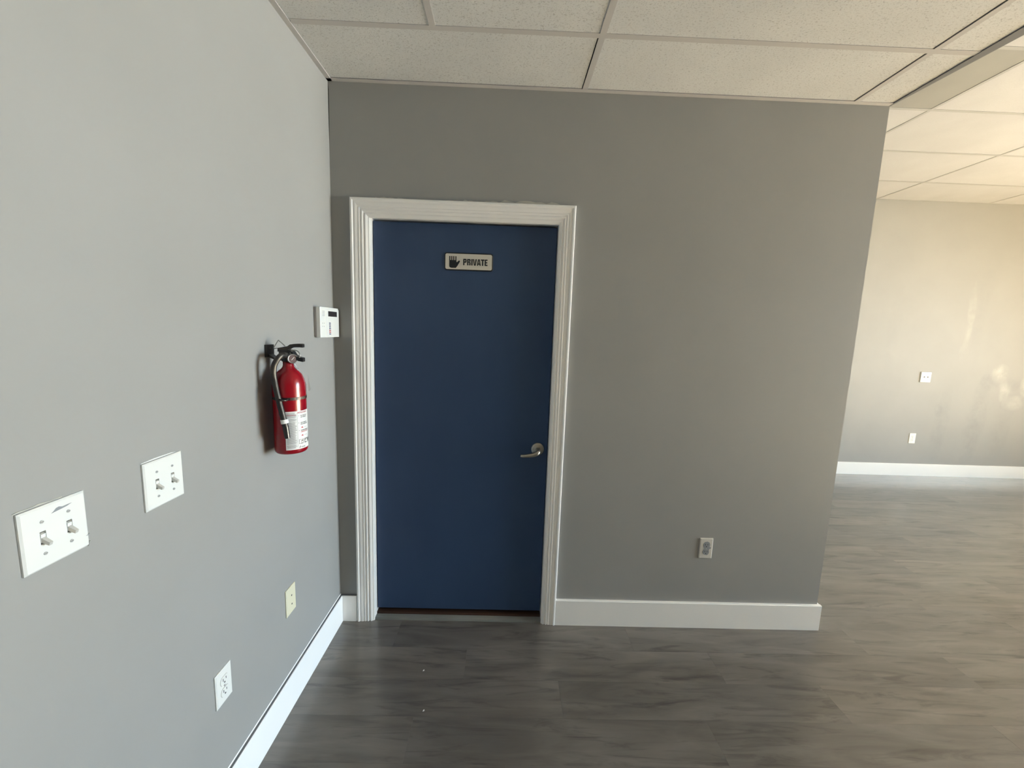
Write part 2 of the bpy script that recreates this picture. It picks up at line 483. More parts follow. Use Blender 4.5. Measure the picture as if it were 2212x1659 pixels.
ob, A, B, o = baseboard('baseboard_back', ((BT, 0), (0.0905, 0)), m_trim)
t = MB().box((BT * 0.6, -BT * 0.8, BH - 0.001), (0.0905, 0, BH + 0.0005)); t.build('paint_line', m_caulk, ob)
baseboard('baseboard_back.001', ((1.1675, 0), (W + BT, 0)), m_trim)
baseboard('baseboard_return', ((W, 0.0), (W, YF)), m_base)
baseboard('baseboard_far', ((W, YF), (XR, YF)), m_base)

# ------------------------------------------------------------------ ceilings
ceil = struct(MB().box((-0.2, YB, H + 0.06), (W, 0.1, H + 0.10)).build('ceiling', m_dark), 'low suspended ceiling of aged fissured tiles')
hi = struct(MB().box((W - 0.4, YB, H2 + 0.06), (XR, YF, H2 + 0.10)).build('ceiling_raised', m_dark), 'higher suspended ceiling of white tiles over the right side')
FL = 0.012   # half width of a tee flange


def tee(x0, y0, x1, y1, z, parent, mat, proud=0.0025):
    m = MB(); m.box((x0, y0, z - proud * 0.3), (x1, y1, z + 0.001))
    cx, cy = (x0 + x1) / 2, (y0 + y1) / 2
    if abs(x1 - x0) < abs(y1 - y0): m.box((cx - 0.001, y0, z), (cx + 0.001, y1, z + 0.03))
    else: m.box((x0, cy - 0.001, z), (x1, cy + 0.001, z + 0.03))
    return m.build('tee_bar', mat, parent)


def tile(x0, y0, x1, y1, z, parent, mat, cut=(0, 0, 0, 0), sag=0.0):
    """a lay-in tile; cut = how far each edge (x0, y0, x1, y1) stops short of the tee centre"""
    a, b, c, d = x0 + 0.004 + cut[0], y0 + 0.004 + cut[1], x1 - 0.004 - cut[2], y1 - 0.004 - cut[3]
    m = MB(); n = 10 if sag else 1
    for i in range(n):
        u0, u1 = i / n, (i + 1) / n; s0, s1 = -sag * math.sin(PI * u0), -sag * math.sin(PI * u1)
        X0, X1 = (c - a) * u0, (c - a) * u1
        m.add([(X0, 0, s0), (X1, 0, s1), (X1, d - b, s1), (X0, d - b, s0)], [(0, 3, 2, 1)], bool(sag))
    L_, D_ = c - a, d - b
    m.add([(0, 0, 0), (L_, 0, 0), (L_, D_, 0), (0, D_, 0), (0, 0, 0.014), (L_, 0, 0.014), (L_, D_, 0.014), (0, D_, 0.014)],
          [(4, 5, 6, 7), (0, 1, 5, 4), (1, 2, 6, 5), (2, 3, 7, 6), (3, 0, 4, 7)])
    return m.build('ceiling_tile', mat, parent, (a, b, z + 0.0015), fix=False)


T1, T2, L1, L2 = 1.178, 0.544, 2.443, 2.6173
rows = [0.0, -0.357]
while rows[-1] > YB: rows.append(max(YB, rows[-1] - 0.6096))
for r in range(len(rows) - 1):
    y1, y0 = rows[r], rows[r + 1]
    xs = [0.0, T1, L1, L2]
    if r == 1: xs = [0.0, T2, T1, L1, L2]
    for i in range(len(xs) - 1):
        cut = [0, 0, 0, 0]
        if r == 0 and i == 0: cut[2] = 0.0120           # short tile: a dark gap shows beside the tee
        if xs[i + 1] == L1: cut[2] = 0.0135
        if r == 1 and i == 3: cut[0] = 0.0
        if r == 0 and i == 1: cut[3] = 0.0195
        if r == 0 and i == 0: cut[3] = 0.0200; cut[0] = 0.001
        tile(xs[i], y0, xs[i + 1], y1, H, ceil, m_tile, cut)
        if i > 0: tee(xs[i] - FL, y0 + FL, xs[i] + FL, y1 - (FL if r else 0.022), H, ceil, m_tee)
    if r > 0: tee(0.022, y1 - FL, L2, y1 + FL, H, ceil, m_tee)
a = MB(); a.add([(0, 0, H - 0.002), (0.022, 0, H - 0.002), (SK * YB + 0.022, YB, H - 0.002), (SK * YB, YB, H - 0.002),
                 (0, 0, H + 0.001), (0.022, 0, H + 0.001), (SK * YB + 0.022, YB, H + 0.001), (SK * YB, YB, H + 0.001)],
                [(0, 1, 2, 3), (7, 6, 5, 4), (0, 4, 5, 1), (1, 5, 6, 2), (2, 6, 7, 3), (3, 7, 4, 0)])
struct(a.build('trim_1', m_tee), 'metal wall angle carrying the ceiling tiles along the left wall')
struct(MB().box((0.0, -0.022, H - 0.002), (W + 0.004, 0.0, H + 0.001)).build('trim_2', m_tee), 'metal wall angle carrying the ceiling tiles along the door wall')
# the free edge of the low ceiling: dark metal angle that runs slightly out of square
e = MB(); e.add([(W - 0.004, 0, H - 0.0025), (W + 0.004, 0, H - 0.0025), (W + 0.045, -0.5, H - 0.0025), (W + 0.055, -0.9, H - 0.0025), (W + 0.055, YB, H - 0.0025), (W - 0.004, YB, H - 0.0025),
                 (W - 0.004, 0, H + 0.02), (W + 0.004, 0, H + 0.02), (W + 0.045, -0.5, H + 0.02), (W + 0.055, -0.9, H + 0.02), (W + 0.055, YB, H + 0.02), (W - 0.004, YB, H + 0.02)],
                [(5, 4, 3, 2, 1, 0), (6, 7, 8, 9, 10, 11), (0, 1, 7, 6), (1, 2, 8, 7), (2, 3, 9, 8), (3, 4, 10, 9), (4, 5, 11, 10), (5, 0, 6, 11)])
struct(e.build('trim_3', m_tee_dark), 'dark metal angle along the free edge of the low ceiling')

hx = [W, 3.698, 4.93, 6.205, 7.43, 8.65, 9.87, XR]
hy = [YF, 2.12, 1.505, 0.904, 0.311]
while hy[-1] > YB: hy.append(max(YB, hy[-1] - 0.6096))
for r in range(len(hy) - 1):
    y1, y0 = hy[r], hy[r + 1]
    for i in range(len(hx) - 1):
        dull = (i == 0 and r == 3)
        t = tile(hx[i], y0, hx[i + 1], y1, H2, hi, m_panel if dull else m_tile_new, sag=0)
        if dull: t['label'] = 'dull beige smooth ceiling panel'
        if i > 0: tee(hx[i] - FL, y0 + FL, hx[i] + FL, y1 - FL, H2, hi, m_tee_new)
    if r > 0: tee(W, y1 - FL, XR, y1 + FL, H2, hi, m_tee_new)

# ------------------------------------------------------------------ door
door = struct(empty('door_1', (0.63, 0, 0)), 'flush blue door with white moulded casing and steel lever')
DO = Vector((0.63, 0, 0))


def dpart(m, name, mat, parent=None):
    o = m.build(name, mat, parent or door)
    if parent is None: o.location = -DO
    return o


LX0, LX1, LZ0, LZ1 = 0.184, 1.091, 0.046, 2.107
lf = MB().box((LX0 + 0.004, 0.036, LZ0), (LX1 - 0.004, 0.080, LZ1 - 0.010))
leaf = dpart(lf, 'leaf', m_door); leaf['label'] = 'dark blue painted door leaf'
j = MB()
j.box((DX0, -0.001, 0), (LX0, T, DZ1)); j.box((LX1, -0.001, 0), (DX1, T, DZ1)); j.box((DX0, -0.001, LZ1), (DX1, T, DZ1))
# door stop behind the leaf, keeps the gap dark
j.box((LX0, 0.082, 0), (LX0 + 0.012, T, LZ1)); j.box((LX1 - 0.012, 0.082, 0), (LX1, T, LZ1)); j.box((LX0, 0.082, LZ1 - 0.012), (LX1, T, LZ1))
dpart(j, 'jamb', m_trim)
dpart(MB().box((DX0 - 0.05, T, 0), (DX1 + 0.05, T + 0.01, DZ1 + 0.05)), 'door_gap_shade', m_dark)  # added black sheet: the shade behind the door gaps is put into its colour
dpart(MB().box((LX0, 0.0, -0.005), (LX1, 0.034, 0.009)).box((LX0, 0.002, 0.009), (LX1, 0.032, 0.012)), 'threshold', m_thresh)
dpart(MB().box((LX0, 0.034, -0.005), (LX1, T, 0.022)), 'sill_board', m_thresh_wood)
PROF = [(0.0, 0.0), (0.0, 0.0135), (0.0040, 0.0190), (0.0110, 0.0195), (0.0155, 0.0150), (0.0185, 0.0150), (0.0240, 0.0162), (0.0330, 0.0150), (0.0390, 0.0132),
        (0.0420, 0.0152), (0.0445, 0.0152), (0.0490, 0.0112), (0.0530, 0.0112), (0.0555, 0.0148), (0.0590, 0.0148), (0.0660, 0.0088), (0.0690, 0.0088), (0.0710, 0.0128), (0.0740, 0.0128), (0.0840, 0.0070), (0.0885, 0.0065), (0.0895, 0.0)]


def casing(rail):
    """rail: list of (corner point, inward direction) sections joined into one mitred strip"""
    m = MB(); n = len(PROF); vs = []
    for (x, z), (dx, dz) in rail:
        for u, d in PROF: vs.append((x + dx * u, -d, z + dz * u))
    m.add(vs, [(i, i + 1, n + i + 1, n + i) for i in range(n - 1)] + [tuple(range(n)), tuple(range(2 * n - 1, n - 1, -1))])
    return m


OX0, OX1, OZ = 0.0932, 1.1672, 2.1905
dpart(casing([((OX0, 0.0), (1, 0)), ((OX0, OZ), (1, -1))]), 'casing', m_trim)
dpart(casing([((OX0, OZ), (1, -1)), ((OX1, OZ), (-0.862, -1))]), 'casing', m_trim)
dpart(casing([((OX1, OZ), (-0.862, -1)), ((OX1, 0.0), (-0.862, 0))]), 'casing', m_trim)
# lever handle
hx_, hz_ = 1.036, 0.9765
rs = MB(); rot = Matrix.Rotation(PI / 2, 3, 'X')
rs.lathe([(0.0, 0.012), (0.013, 0.0115), (0.0145, 0.010), (0.024, 0.0085), (0.0325, 0.005), (0.034, 0.002), (0.034, 0.0)], (hx_, 0.036, hz_), 28, True, rot)
rose = dpart(rs, 'handle', m_brass); rose['label'] = 'round nickel rose with lever'
lv = MB()
path = spline([(hx_, 0.030, hz_), (hx_, -0.012, hz_ - 0.001), (hx_ - 0.006, -0.020, hz_ - 0.007), (hx_ - 0.026, -0.024, hz_ - 0.015), (hx_ - 0.052, -0.025, hz_ - 0.019), (hx_ - 0.078, -0.024, hz_ - 0.022), (hx_ - 0.088, -0.020, hz_ - 0.0225)], 4)
rr = [0.0115 if i < 8 else 0.0125 - 0.0060 * (i - 8) / (len(path) - 8) for i in range(len(path))]
lv.tube(path, rr, 12); lv.build('lever', m_brass, rose)
MB().disc(hx_ + 0.006, hz_ + 0.004, 0.007, 0.025, 0.0235, 12).build('keyway', m_slot, rose)

# ------------------------------------------------------------------ PRIVATE sign on the door
sg = tag(empty('door_sign', (0.6565, 0.036, 1.9195)), 'beige sign with a black raised hand and the word PRIVATE on the blue door', 'sign')
so = Vector((0.6565, 0.036, 1.9195))


def spart(m, name, mat):
    o = m.build(name, mat, sg); o.location = -so; return o


spart(MB().bevprism(rrect(0.5362, 1.8768, 0.7762, 1.9622, 0.012), 0.036, 0.0325, 0.0008), 'backing', m_black)
spart(MB().prism(rrect(0.5412, 1.8825, 0.7710, 1.9570, 0.0080), 0.0325, 0.0318), 'face', m_beige)
hd = MB(); yb, yf = 0.0318, 0.0313
palm = [(0.5692, 1.8885), (0.5930, 1.8885), (0.6008, 1.8990), (0.6120, 1.9180), (0.6128, 1.9222), (0.6105, 1.9247), (0.6070, 1.9240), (0.5985, 1.9165), (0.5958, 1.9175), (0.5955, 1.9260), (0.5605, 1.9260), (0.5603, 1.8955), (0.5630, 1.8915)]
hd.prism(palm, yb, yf)
for x0, x1 in ((0.5603, 0.5655), (0.5700, 0.5752), (0.5797, 0.5849), (0.5902, 0.5954)):
    hd.prism([(x0, 1.9255), (x1, 1.9255), (x1, 1.9435), (x1 - 0.0015, 1.9452), (x0 + 0.0015, 1.9452), (x0, 1.9435)], yb, yf)
spart(hd, 'hand_symbol', m_black)
tx = MB(); z0, z1 = 1.9030, 1.9335; Hh = z1 - z0


def strokes(x, parts):
    for pts in parts: tx.prism([(x + px, z0 + pz * Hh) for px, pz in pts], yb, yf)


R_ = lambda a, b, c, d: [(a, b), (c, b), (c, d), (a, d)]
st = 0.0062
strokes(0.6290, [R_(0, 0, st, 1), R_(st, 0.80, 0.0125, 1), R_(st, 0.40, 0.0125, 0.60), [(0.0105, 0.40), (0.0135, 0.40), (0.0165, 0.50), (0.0165, 0.90), (0.0135, 1), (0.0105, 1)]])
strokes(0.6485, [R_(0, 0, st, 1), R_(st, 0.82, 0.0125, 1), R_(st, 0.44, 0.0125, 0.60), [(0.0105, 0.55), (0.0165, 0.62), (0.0165, 0.90), (0.0135, 1), (0.0105, 1)], [(0.0105, 0), (0.0168, 0), (0.0168, 0.44), (0.0140, 0.54), (0.0105, 0.58)]])
strokes(0.6690, [R_(0, 0, 0.0063, 1)])
strokes(0.6768, [[(0.0055, 0), (0.0098, 0), (0.0058, 1), (0, 1)], [(0.0090, 0), (0.0138, 0), (0.0190, 1), (0.0130, 1)]])
strokes(0.6968, [[(0, 0), (0.0058, 0), (0.0098, 1), (0.0052, 1)], [(0.0132, 0), (0.0190, 0), (0.0138, 1), (0.0090, 1)], R_(0.0050, 0.18, 0.0140, 0.36)])
strokes(0.7162, [R_(0, 0.80, 0.0172, 1), R_(0.0055, 0, 0.0118, 0.80)])
strokes(0.7350, [R_(0, 0, st, 1), R_(st, 0.81, 0.0140, 1), R_(st, 0.42, 0.0130, 0.60), R_(st, 0, 0.0142, 0.19)])
spart(tx, 'lettering', m_black)


# ------------------------------------------------------------------ wall plates (local frame: x right, z up, -y out of the wall)
def plate(w_, h_, t_, holes=(), bev=0.0035, chip=None):
    m = MB(); xi, zi = w_ / 2 - bev, h_ / 2 - bev
    xs = sorted({-xi, xi, *[h[0] for h in holes], *[h[2] for h in holes]}); zs = sorted({-zi, zi, *[h[1] for h in holes], *[h[3] for h in holes]})
    inh = lambda x, z: any(h[0] < x < h[2] and h[1] < z < h[3] for h in holes)
    for i in range(len(xs) - 1):
        for k in range(len(zs) - 1):
            if inh((xs[i] + xs[i + 1]) / 2, (zs[k] + zs[k + 1]) / 2): continue
            m.add([(xs[i], -t_, zs[k]), (xs[i + 1], -t_, zs[k]), (xs[i + 1], -t_, zs[k + 1]), (xs[i], -t_, zs[k + 1])], [(0, 1, 2, 3)])
    for x0, z0_, x1, z1_ in holes:
        m.add([(x0, -t_, z0_), (x1, -t_, z0_), (x1, -t_, z1_), (x0, -t_, z1_), (x0, -0.0005, z0_), (x1, -0.0005, z0_), (x1, -0.0005, z1_), (x0, -0.0005, z1_)],
              [(0, 4, 5, 1), (1, 5, 6, 2), (2, 6, 7, 3), (3, 7, 4, 0)])
    a = [(-xi, -t_, -zi), (xi, -t_, -zi), (xi, -t_, zi), (-xi, -t_, zi)]
    b = [(-w_ / 2, -t_ * 0.55, -h_ / 2), (w_ / 2, -t_ * 0.55, -h_ / 2), (w_ / 2, -t_ * 0.55, h_ / 2), (-w_ / 2, -t_ * 0.55, h_ / 2)]
    c = [(x, 0, z) for x, y, z in b]
    q = [(i, i + 4, (i + 1) % 4 + 4, (i + 1) % 4) for i in range(4)]
    m.add(a + b, q); m.add(b + c, q)
    return m


def screw(parent, x, z, t_, mat=None):
    s = MB().disc(x, z, 0.0032, -t_ + 0.001, -t_ - 0.0012, 14).build('screw', mat or m_screw, parent)
    MB().box((x - 0.0027, -t_ - 0.0013, z - 0.0004), (x + 0.0027, -t_ - 0.0016, z + 0.0004)).build('screw_slot', m_slot, s)


def switch_plate(name, y, z, label, w_=0.115, h_=0.120):
    r = tag(empty(name, (SK * y, y, z), PI / 2), label, 'light switch', 'double toggle switch plates')
    t_ = 0.0065; hs = [(cx - 0.0052, -0.0125, cx + 0.0052, 0.0125) for cx in (-0.023, 0.023)]
    plate(w_, h_, t_, hs).build('cover_plate', m_plastic, r)
    for cx in (-0.023, 0.023):
        fr = MB().box((cx - 0.0050, -0.0006, -0.0123), (cx + 0.0050, -0.0012, 0.0123)).build('toggle_slot', m_slot, r)
        g = MB()   # lever resting in the down position
        g.add([(cx - 0.0042, -0.002, 0.0085), (cx + 0.0042, -0.002, 0.0085), (cx + 0.0042, -0.002, -0.0095), (cx - 0.0042, -0.002, -0.0095),
               (cx - 0.0042, -0.0068, 0.0070), (cx + 0.0042, -0.0068, 0.0070), (cx + 0.0042, -0.0060, -0.0085), (cx - 0.0042, -0.0060, -0.0085)],
              [(0, 1, 2, 3), (4, 7, 6, 5), (0, 4, 5, 1), (1, 5, 6, 2), (2, 6, 7, 3), (3, 7, 4, 0)])
        tg = g.build('toggle', m_plastic, r)
        g = MB(); k = 0.0036
        g.add([(cx - k, -0.0062, 0.0005), (cx + k, -0.0062, 0.0005), (cx + k, -0.0055, -0.0088), (cx - k, -0.0055, -0.0088),
               (cx - 0.0029, -0.0205, -0.0085), (cx + 0.0029, -0.0205, -0.0085), (cx + 0.0029, -0.0185, -0.0145), (cx - 0.0029, -0.0185, -0.0145)],
              [(0, 1, 2, 3), (4, 7, 6, 5), (0, 4, 5, 1), (1, 5, 6, 2), (2, 6, 7, 3), (3, 7, 4, 0)])
        g.build('toggle_lever', m_toggle, tg)
        for sz in (0.031, -0.0318): screw(r, cx, sz, t_)
    return r


pA = switch_plate('light_switch', -1.2665, 1.1757, 'paint-smeared double switch plate with a chipped lower corner, nearest the camera')
ps = MB()   # dried grey paint smear and the broken corner
ps.prism([(-0.006, 0.0395), (0.004, 0.0405), (0.010, 0.0410), (0.022, 0.0425), (0.031, 0.0455), (0.023, 0.0455), (0.014, 0.0450), (0.008, 0.0475), (0.003, 0.0465), (-0.002, 0.0420)], -0.0065, -0.0069)
ps.build('paint_smear', m_greypaint, pA)
MB().prism([(0.0545, -0.0370), (0.0578, -0.0350), (0.0578, -0.0338), (0.0500, -0.0362)], -0.002, -0.0068).build('crack', m_greypaint, pA)
MB().prism([(0.0530, -0.0602), (0.0580, -0.0602), (0.0580, -0.0505), (0.0552, -0.0520), (0.0545, -0.0560)], -0.0005, -0.0068).build('chipped_corner', m_wall, pA)
e = MB(); e.prism([(-0.058, 0.0612), (-0.02, 0.0618), (0.02, 0.0616), (0.02, 0.0632), (0.0, 0.0626), (-0.02, 0.0650), (-0.03, 0.0632), (-0.05, 0.0640), (-0.0605, 0.0628)], 0, -0.0012); e.build('wall_paint_edge', m_smear, pA)
pB = switch_plate('light_switch', -1.0195, 1.1835, 'clean white double switch plate between the smeared plate and the fire extinguisher')
MB().prism([(-0.0575, 0.0618), (0.045, 0.0618), (0.03, 0.0638), (-0.02, 0.0650), (-0.0575, 0.0632)], 0, -0.0010).build('wall_paint_edge', m_plastic, pB)


def receptacle(r, t_, mf, ms):
    for cz in (0.0195, -0.0195):
        pts = [(0.0172 * math.cos(a), cz + max(-0.0138, min(0.0138, 0.0172 * math.sin(a)))) for a in [2 * PI * k / 28 for k in range(28)]]
        o = MB().prism(pts, -t_ + 0.001, -t_ - 0.0015).build('socket', mf, r)
        sl = MB(); y0, y1 = -t_ - 0.0014, -t_ - 0.0018
        sl.box((-0.0076, y0, cz - 0.0015), (-0.0054, y1, cz + 0.0080)); sl.box((0.0054, y0, cz - 0.0005), (0.0076, y1, cz + 0.0070))
        sl.disc(0, cz - 0.0078, 0.0027, y0, y1, 10); sl.build('socket_slots', ms, o)
        gr = MB()
        rim = [(0.0180 * math.cos(a), cz + max(-0.0146, min(0.0146, 0.0180 * math.sin(a)))) for a in [2 * PI * k / 28 for k in range(28)]]
        gr.prism(rim, -t_ + 0.0008, -t_ - 0.0002).build('socket_rim', m_printg, o)
    screw(r, 0, 0, t_)


def outlet(name, loc, rz, label, w_=0.070, h_=0.115, mp=m_plastic, mf=m_plastic, ms=m_black):
    r = tag(empty(name, loc, rz), label, 'outlet')
    t_ = 0.006; plate(w_, h_, t_).build('cover_plate', mp, r)
    receptacle(r, t_, mf, ms); return r


outlet('power_outlet', (SK * -0.870, -0.870, 0.4505), PI / 2, 'clean white double outlet low on the left wall above the baseboard')
oE = outlet('power_outlet', (1.964, 0, 0.463), 0, 'white double outlet with grey painted sockets on the shaded door wall', mp=m_plastic_w, mf=m_greypaint)
MB().prism([(-0.010, 0.036), (0.004, 0.040), (0.016, 0.034), (0.020, 0.022), (0.018, 0.010), (0.028, 0.004), (0.017, -0.004), (0.014, -0.016), (0.016, -0.030), (0.008, -0.038), (-0.006, -0.036), (-0.014, -0.024), (-0.010, -0.006), (-0.014, 0.012)], -0.005, -0.0063).build('paint_smear', m_greypaint, oE)
oH = outlet('power_outlet', (5.783, YF, 0.463), 0, 'small white double outlet low on the far stained wall', 0.080, 0.125)

ph = tag(empty('phone_plate', (SK * -0.4785, -0.4785, 0.4605), PI / 2), 'cream blank wall plate with two dark screw holes on the left wall', 'wall plate')
plate(0.071, 0.116, 0.0055).build('cover_plate', m_cream, ph)
for z in (0.018, -0.020): MB().disc(0.003, z, 0.0036, -0.0045, -0.0059, 14).build('screw_hole', m_black, ph)
pg = tag(empty('switch_plate', (5.816, YF, 1.2075), 0), 'square white two-hole wall plate on the far wall above the outlet', 'wall plate')
plate(0.124, 0.122, 0.012).build('cover_plate', m_plastic, pg)
for x in (-0.021, 0.021):
    MB().disc(x, 0.002, 0.010, -0.011, -0.0124, 14).build('dark_hole', m_slot, pg)

# ------------------------------------------------------------------ thermostat
th = tag(empty('thermostat', (SK * -0.108, -0.108, 1.600), PI / 2), 'white wall thermostat with a small dark display in the corner beside the door', 'thermostat')
MB().bevprism(rrect(-0.093, -0.0675, 0.093, 0.0675, 0.010, 4), 0.0, -0.014, 0.002).build('back_case', m_thermo_side, th)
MB().bevprism(rrect(-0.0965, -0.0685, 0.0965, 0.0685, 0.003, 2), -0.012, -0.029, 0.0015).build('front_case', m_plastic, th)
dr = MB().bevprism([(-0.040, -0.0680), (0.0955, -0.0680), (0.0955, 0.0600), (0.088, 0.0620), (-0.040, 0.0600)], -0.028, -0.0315, 0.001).build('cover_door', m_plastic, th)
MB().box((-0.021, -0.031, 0.0275), (0.072, -0.0322, 0.0515)).build('display', m_lcd, th)
for i, mm in enumerate([m_navy] * 4 + [m_printr, m_printr, m_navy]):
    z = 0.0000 - i * 0.0083
    t = MB(); t.box((-0.0145, -0.0313, z - 0.0055), (0.0035, -0.0319, z - 0.0020)); t.box((-0.0145, -0.0313, z - 0.002), (-0.0115, -0.0319, z + 0.0012)); t.box((-0.004, -0.0313, z - 0.002), (-0.0008, -0.0319, z + 0.0012))
    t.build('printed_mark', mm, th)
for i in range(4): MB().box((-0.076, -0.0288, 0.0285 + i * 0.0065), (-0.052, -0.0293, 0.0307 + i * 0.0065)).build('vent_slot', m_printg, th)
for x in (-0.0745, -0.0585):
    for z in (-0.004, -0.018): MB().disc(x, z, 0.0024, -0.0288, -0.0294, 10).build('indicator', m_printg, th)

# ------------------------------------------------------------------ fire extinguisher
EX, EY = 0.068, -0.555
ext = tag(empty('fire_extinguisher', (EX, EY, 1.12)), 'red fire extinguisher with black hose and white instruction label on the left wall', 'fire extinguisher')
EO = Vector((EX, EY, 1.12)); ER = 0.055


def xp(m, name, mat, parent=None):
    o = m.build(name, mat, parent or ext)
    if parent is None: o.location = -EO
    return o


def pol(az, r, z): a = math.radians(az); return Vector((EX + r * math.cos(a), EY + r * math.sin(a), z))


bz = 1.121
body = MB().lathe([(0.0, bz + 0.006), (0.040, bz + 0.004), (0.046, bz), (0.050, bz + 0.001), (0.0535, bz + 0.005), (ER, bz + 0.011), (ER, 1.365), (0.0540, 1.378), (0.0505, 1.393), (0.0435, 1.409),
                   (0.034, 1.420), (0.0245, 1.428), (0.0195, 1.434), (0.0175, 1.441), (0.0175, 1.4545), (0.0, 1.4545)], (EX, EY, 0), 56)
xp(body, 'cylinder', m_red)
xp(MB().lathe([(0.0, 1.454), (0.0195, 1.454), (0.0205, 1.4555), (0.0205, 1.4635), (0.017, 1.466), (0.017, 1.470), (0.0, 1.470)], (EX, EY, 0), 28), 'collar', m_blackm)
vb = MB()
vb.box((EX - 0.018, EY - 0.0145, 1.464), (EX + 0.019, EY + 0.0145, 1.487)); vb.lathe([(0.0, 1.487), (0.012, 1.487), (0.012, 1.497), (0.0, 1.497)], (EX, EY, 0), 20)
xp(vb, 'valve', m_brass)
# handles: carry handle below, squeeze lever above, pointing into the room
azh = 6.0; ca, sa = math.cos(math.radians(azh)), math.sin(math.radians(azh))


def hl(u, v, z): return (EX + u * ca - v * sa, EY + u * sa + v * ca, z)


def channel(m, pts, hw, dz):
    """bent strip: pts (u, z) centre line, half width list, flange drop dz"""
    vs = []; n = len(pts)
    for i, (u, z) in enumerate(pts):
        hwi = hw[i]
        vs += [hl(u, -hwi, z - dz), hl(u, -hwi, z), hl(u, hwi, z), hl(u, hwi, z - dz)]
    fs = []
    for i in range(n - 1):
        for k in range(3): a = i * 4 + k; fs.append((a, a + 1, a + 5, a + 4))
        fs.append((i * 4 + 3, i * 4, i * 4 + 4, i * 4 + 7))
    fs += [(0, 1, 2, 3), (4 * n - 1, 4 * n - 2, 4 * n - 3, 4 * n - 4)]
    m.add(vs, fs)


c_ = MB(); channel(c_, [(-0.024, 1.4965), (0.010, 1.4965), (0.020, 1.4900), (0.028, 1.478), (0.040, 1.4710), (0.054, 1.4680)], [0.0160, 0.0160, 0.0155, 0.014, 0.0135, 0.011], 0.014)
xp(c_, 'carry_handle', m_blackm)
c_ = MB(); channel(c_, [(-0.030, 1.5010), (-0.010, 1.5065), (0.004, 1.5090), (0.014, 1.5160), (0.030, 1.5185), (0.046, 1.5190), (0.054, 1.5180)], [0.0110, 0.0130, 0.0140, 0.0150, 0.0150, 0.0135, 0.0105], 0.0125)
xp(c_, 'squeeze_lever', m_blackm)
# gauge turned to the room
gz = 1.4655; ga = math.radians(-48); gd = Vector((math.cos(ga), math.sin(ga), 0))
mt = Vector((0, 0, 1)).rotation_difference(gd).to_matrix(); gc = Vector((EX + 0.012, EY - 0.002, gz)) + gd * 0.010
g = xp(MB().lathe([(0.0, 0.0), (0.0160, 0.0), (0.0172, 0.002), (0.0172, 0.011), (0.0160, 0.0125), (0.0140, 0.0125), (0.0137, 0.0105)], gc, 26, True, mt), 'gauge', m_steel)
MB().lathe([(0.0, 0.0108), (0.0140, 0.0108)], gc - EO, 24, False, mt).build('gauge_face', Mat('gauge_dial', (0.20, 0.14, 0.13), 0.2).m, g).location = EO
g.children[0].location = (0, 0, 0); g.children[0].location = EO - EO
for v_ in g.children[0].data.vertices: v_.co += EO
MB().add([tuple(gc + gd * 0.0112 + mt @ Vector(p)) for p in ((-0.0008, -0.006, 0), (0.0008, -0.006, 0), (0.0008, 0.008, 0), (-0.0008, 0.008, 0))], [(0, 1, 2, 3)]).build('needle', m_paper, g)
# pull pin with its wire loop, to the wall side
xp(MB().tube(spline([(0.060, -0.560, 1.5035), (0.044, -0.562, 1.5025), (0.027, -0.566, 1.5000), (0.0265, -0.566, 1.5045), (0.0385, -0.562, 1.5270), (0.0430, -0.561, 1.5265), (0.060, -0.556, 1.5085)], 4), 0.0016, 8), 'pull_pin', m_steel)
xp(MB().tube([(EX + 0.030 + 0.019 * math.cos(a), EY - 0.012, 1.478 + 0.018 * math.sin(a)) for a in [PI * 0.80 - PI * 0.95 * k / 14 for k in range(15)]], 0.0019, 8), 'wire_ring', m_steel)
# hose: outlet ferrule on the camera side, loops to the left and down the front
xp(MB().tube([(EX + 0.002, EY - 0.010, 1.4775), (EX + 0.003, EY - 0.034, 1.4785)], [0.0095, 0.0095], 16), 'ferrule', m_steel)
hose = spline([(EX + 0.003, EY - 0.030, 1.4785), (EX - 0.001, EY - 0.046, 1.4765), (0.060, -0.610, 1.4640), (0.0520, -0.6155, 1.4440), (0.0490, -0.6165, 1.4200), (0.0510, -0.6165, 1.3930), (0.0585, -0.6195, 1.3540), (0.0680, -0.6215, 1.3130), (0.0760, -0.6205, 1.2720), (0.0810, -0.6195, 1.2480), (0.0845, -0.6190, 1.2250)], 5)
xp(MB().tube(hose, 0.0096, 16), 'hose', m_rubber)
xp(MB().tube([(0.0842, -0.6190, 1.2300), (0.0870, -0.6188, 1.2050), (0.0890, -0.6185, 1.1870)], [0.0100, 0.0098, 0.0092], 14), 'nozzle', m_black)
xp(MB().tube([(0.0805, -0.6195, 1.2545), (0.0828, -0.6193, 1.2405)], 0.0124, 18), 'hose_clip', m_paper)
# rubber strap round the body
sb = MB(); n = 48
for r0, z0_, z1_ in ((ER + 0.0015, 1.3195, 1.3295),):
    vs = [];
    for k in range(n):
        a = 360 * k / n
        vs += [pol(a, ER, z0_), pol(a, r0, z0_), pol(a, r0, z1_), pol(a, ER, z1_)]
    sb.add(vs, [((k * 4 + i), (k * 4 + i + 1), ((k + 1) % n) * 4 + i + 1, ((k + 1) % n) * 4 + i) for k in range(n) for i in range(3)])
stp = xp(sb, 'strap', m_rubber)
sh_ = MB()
for az in range(-72, 30, 13):
    a0, a1 = az, az + 3.6
    sh_.add([pol(a0, ER + 0.0018, 1.3220), pol(a1, ER + 0.0018, 1.3220), pol(a1, ER + 0.0018, 1.3272), pol(a0, ER + 0.0018, 1.3272)], [(0, 1, 2, 3)])
sh_ = sh_.build('strap_holes', Mat('strap_hole_red', (0.16, 0.02, 0.02), 0.4).m, stp)
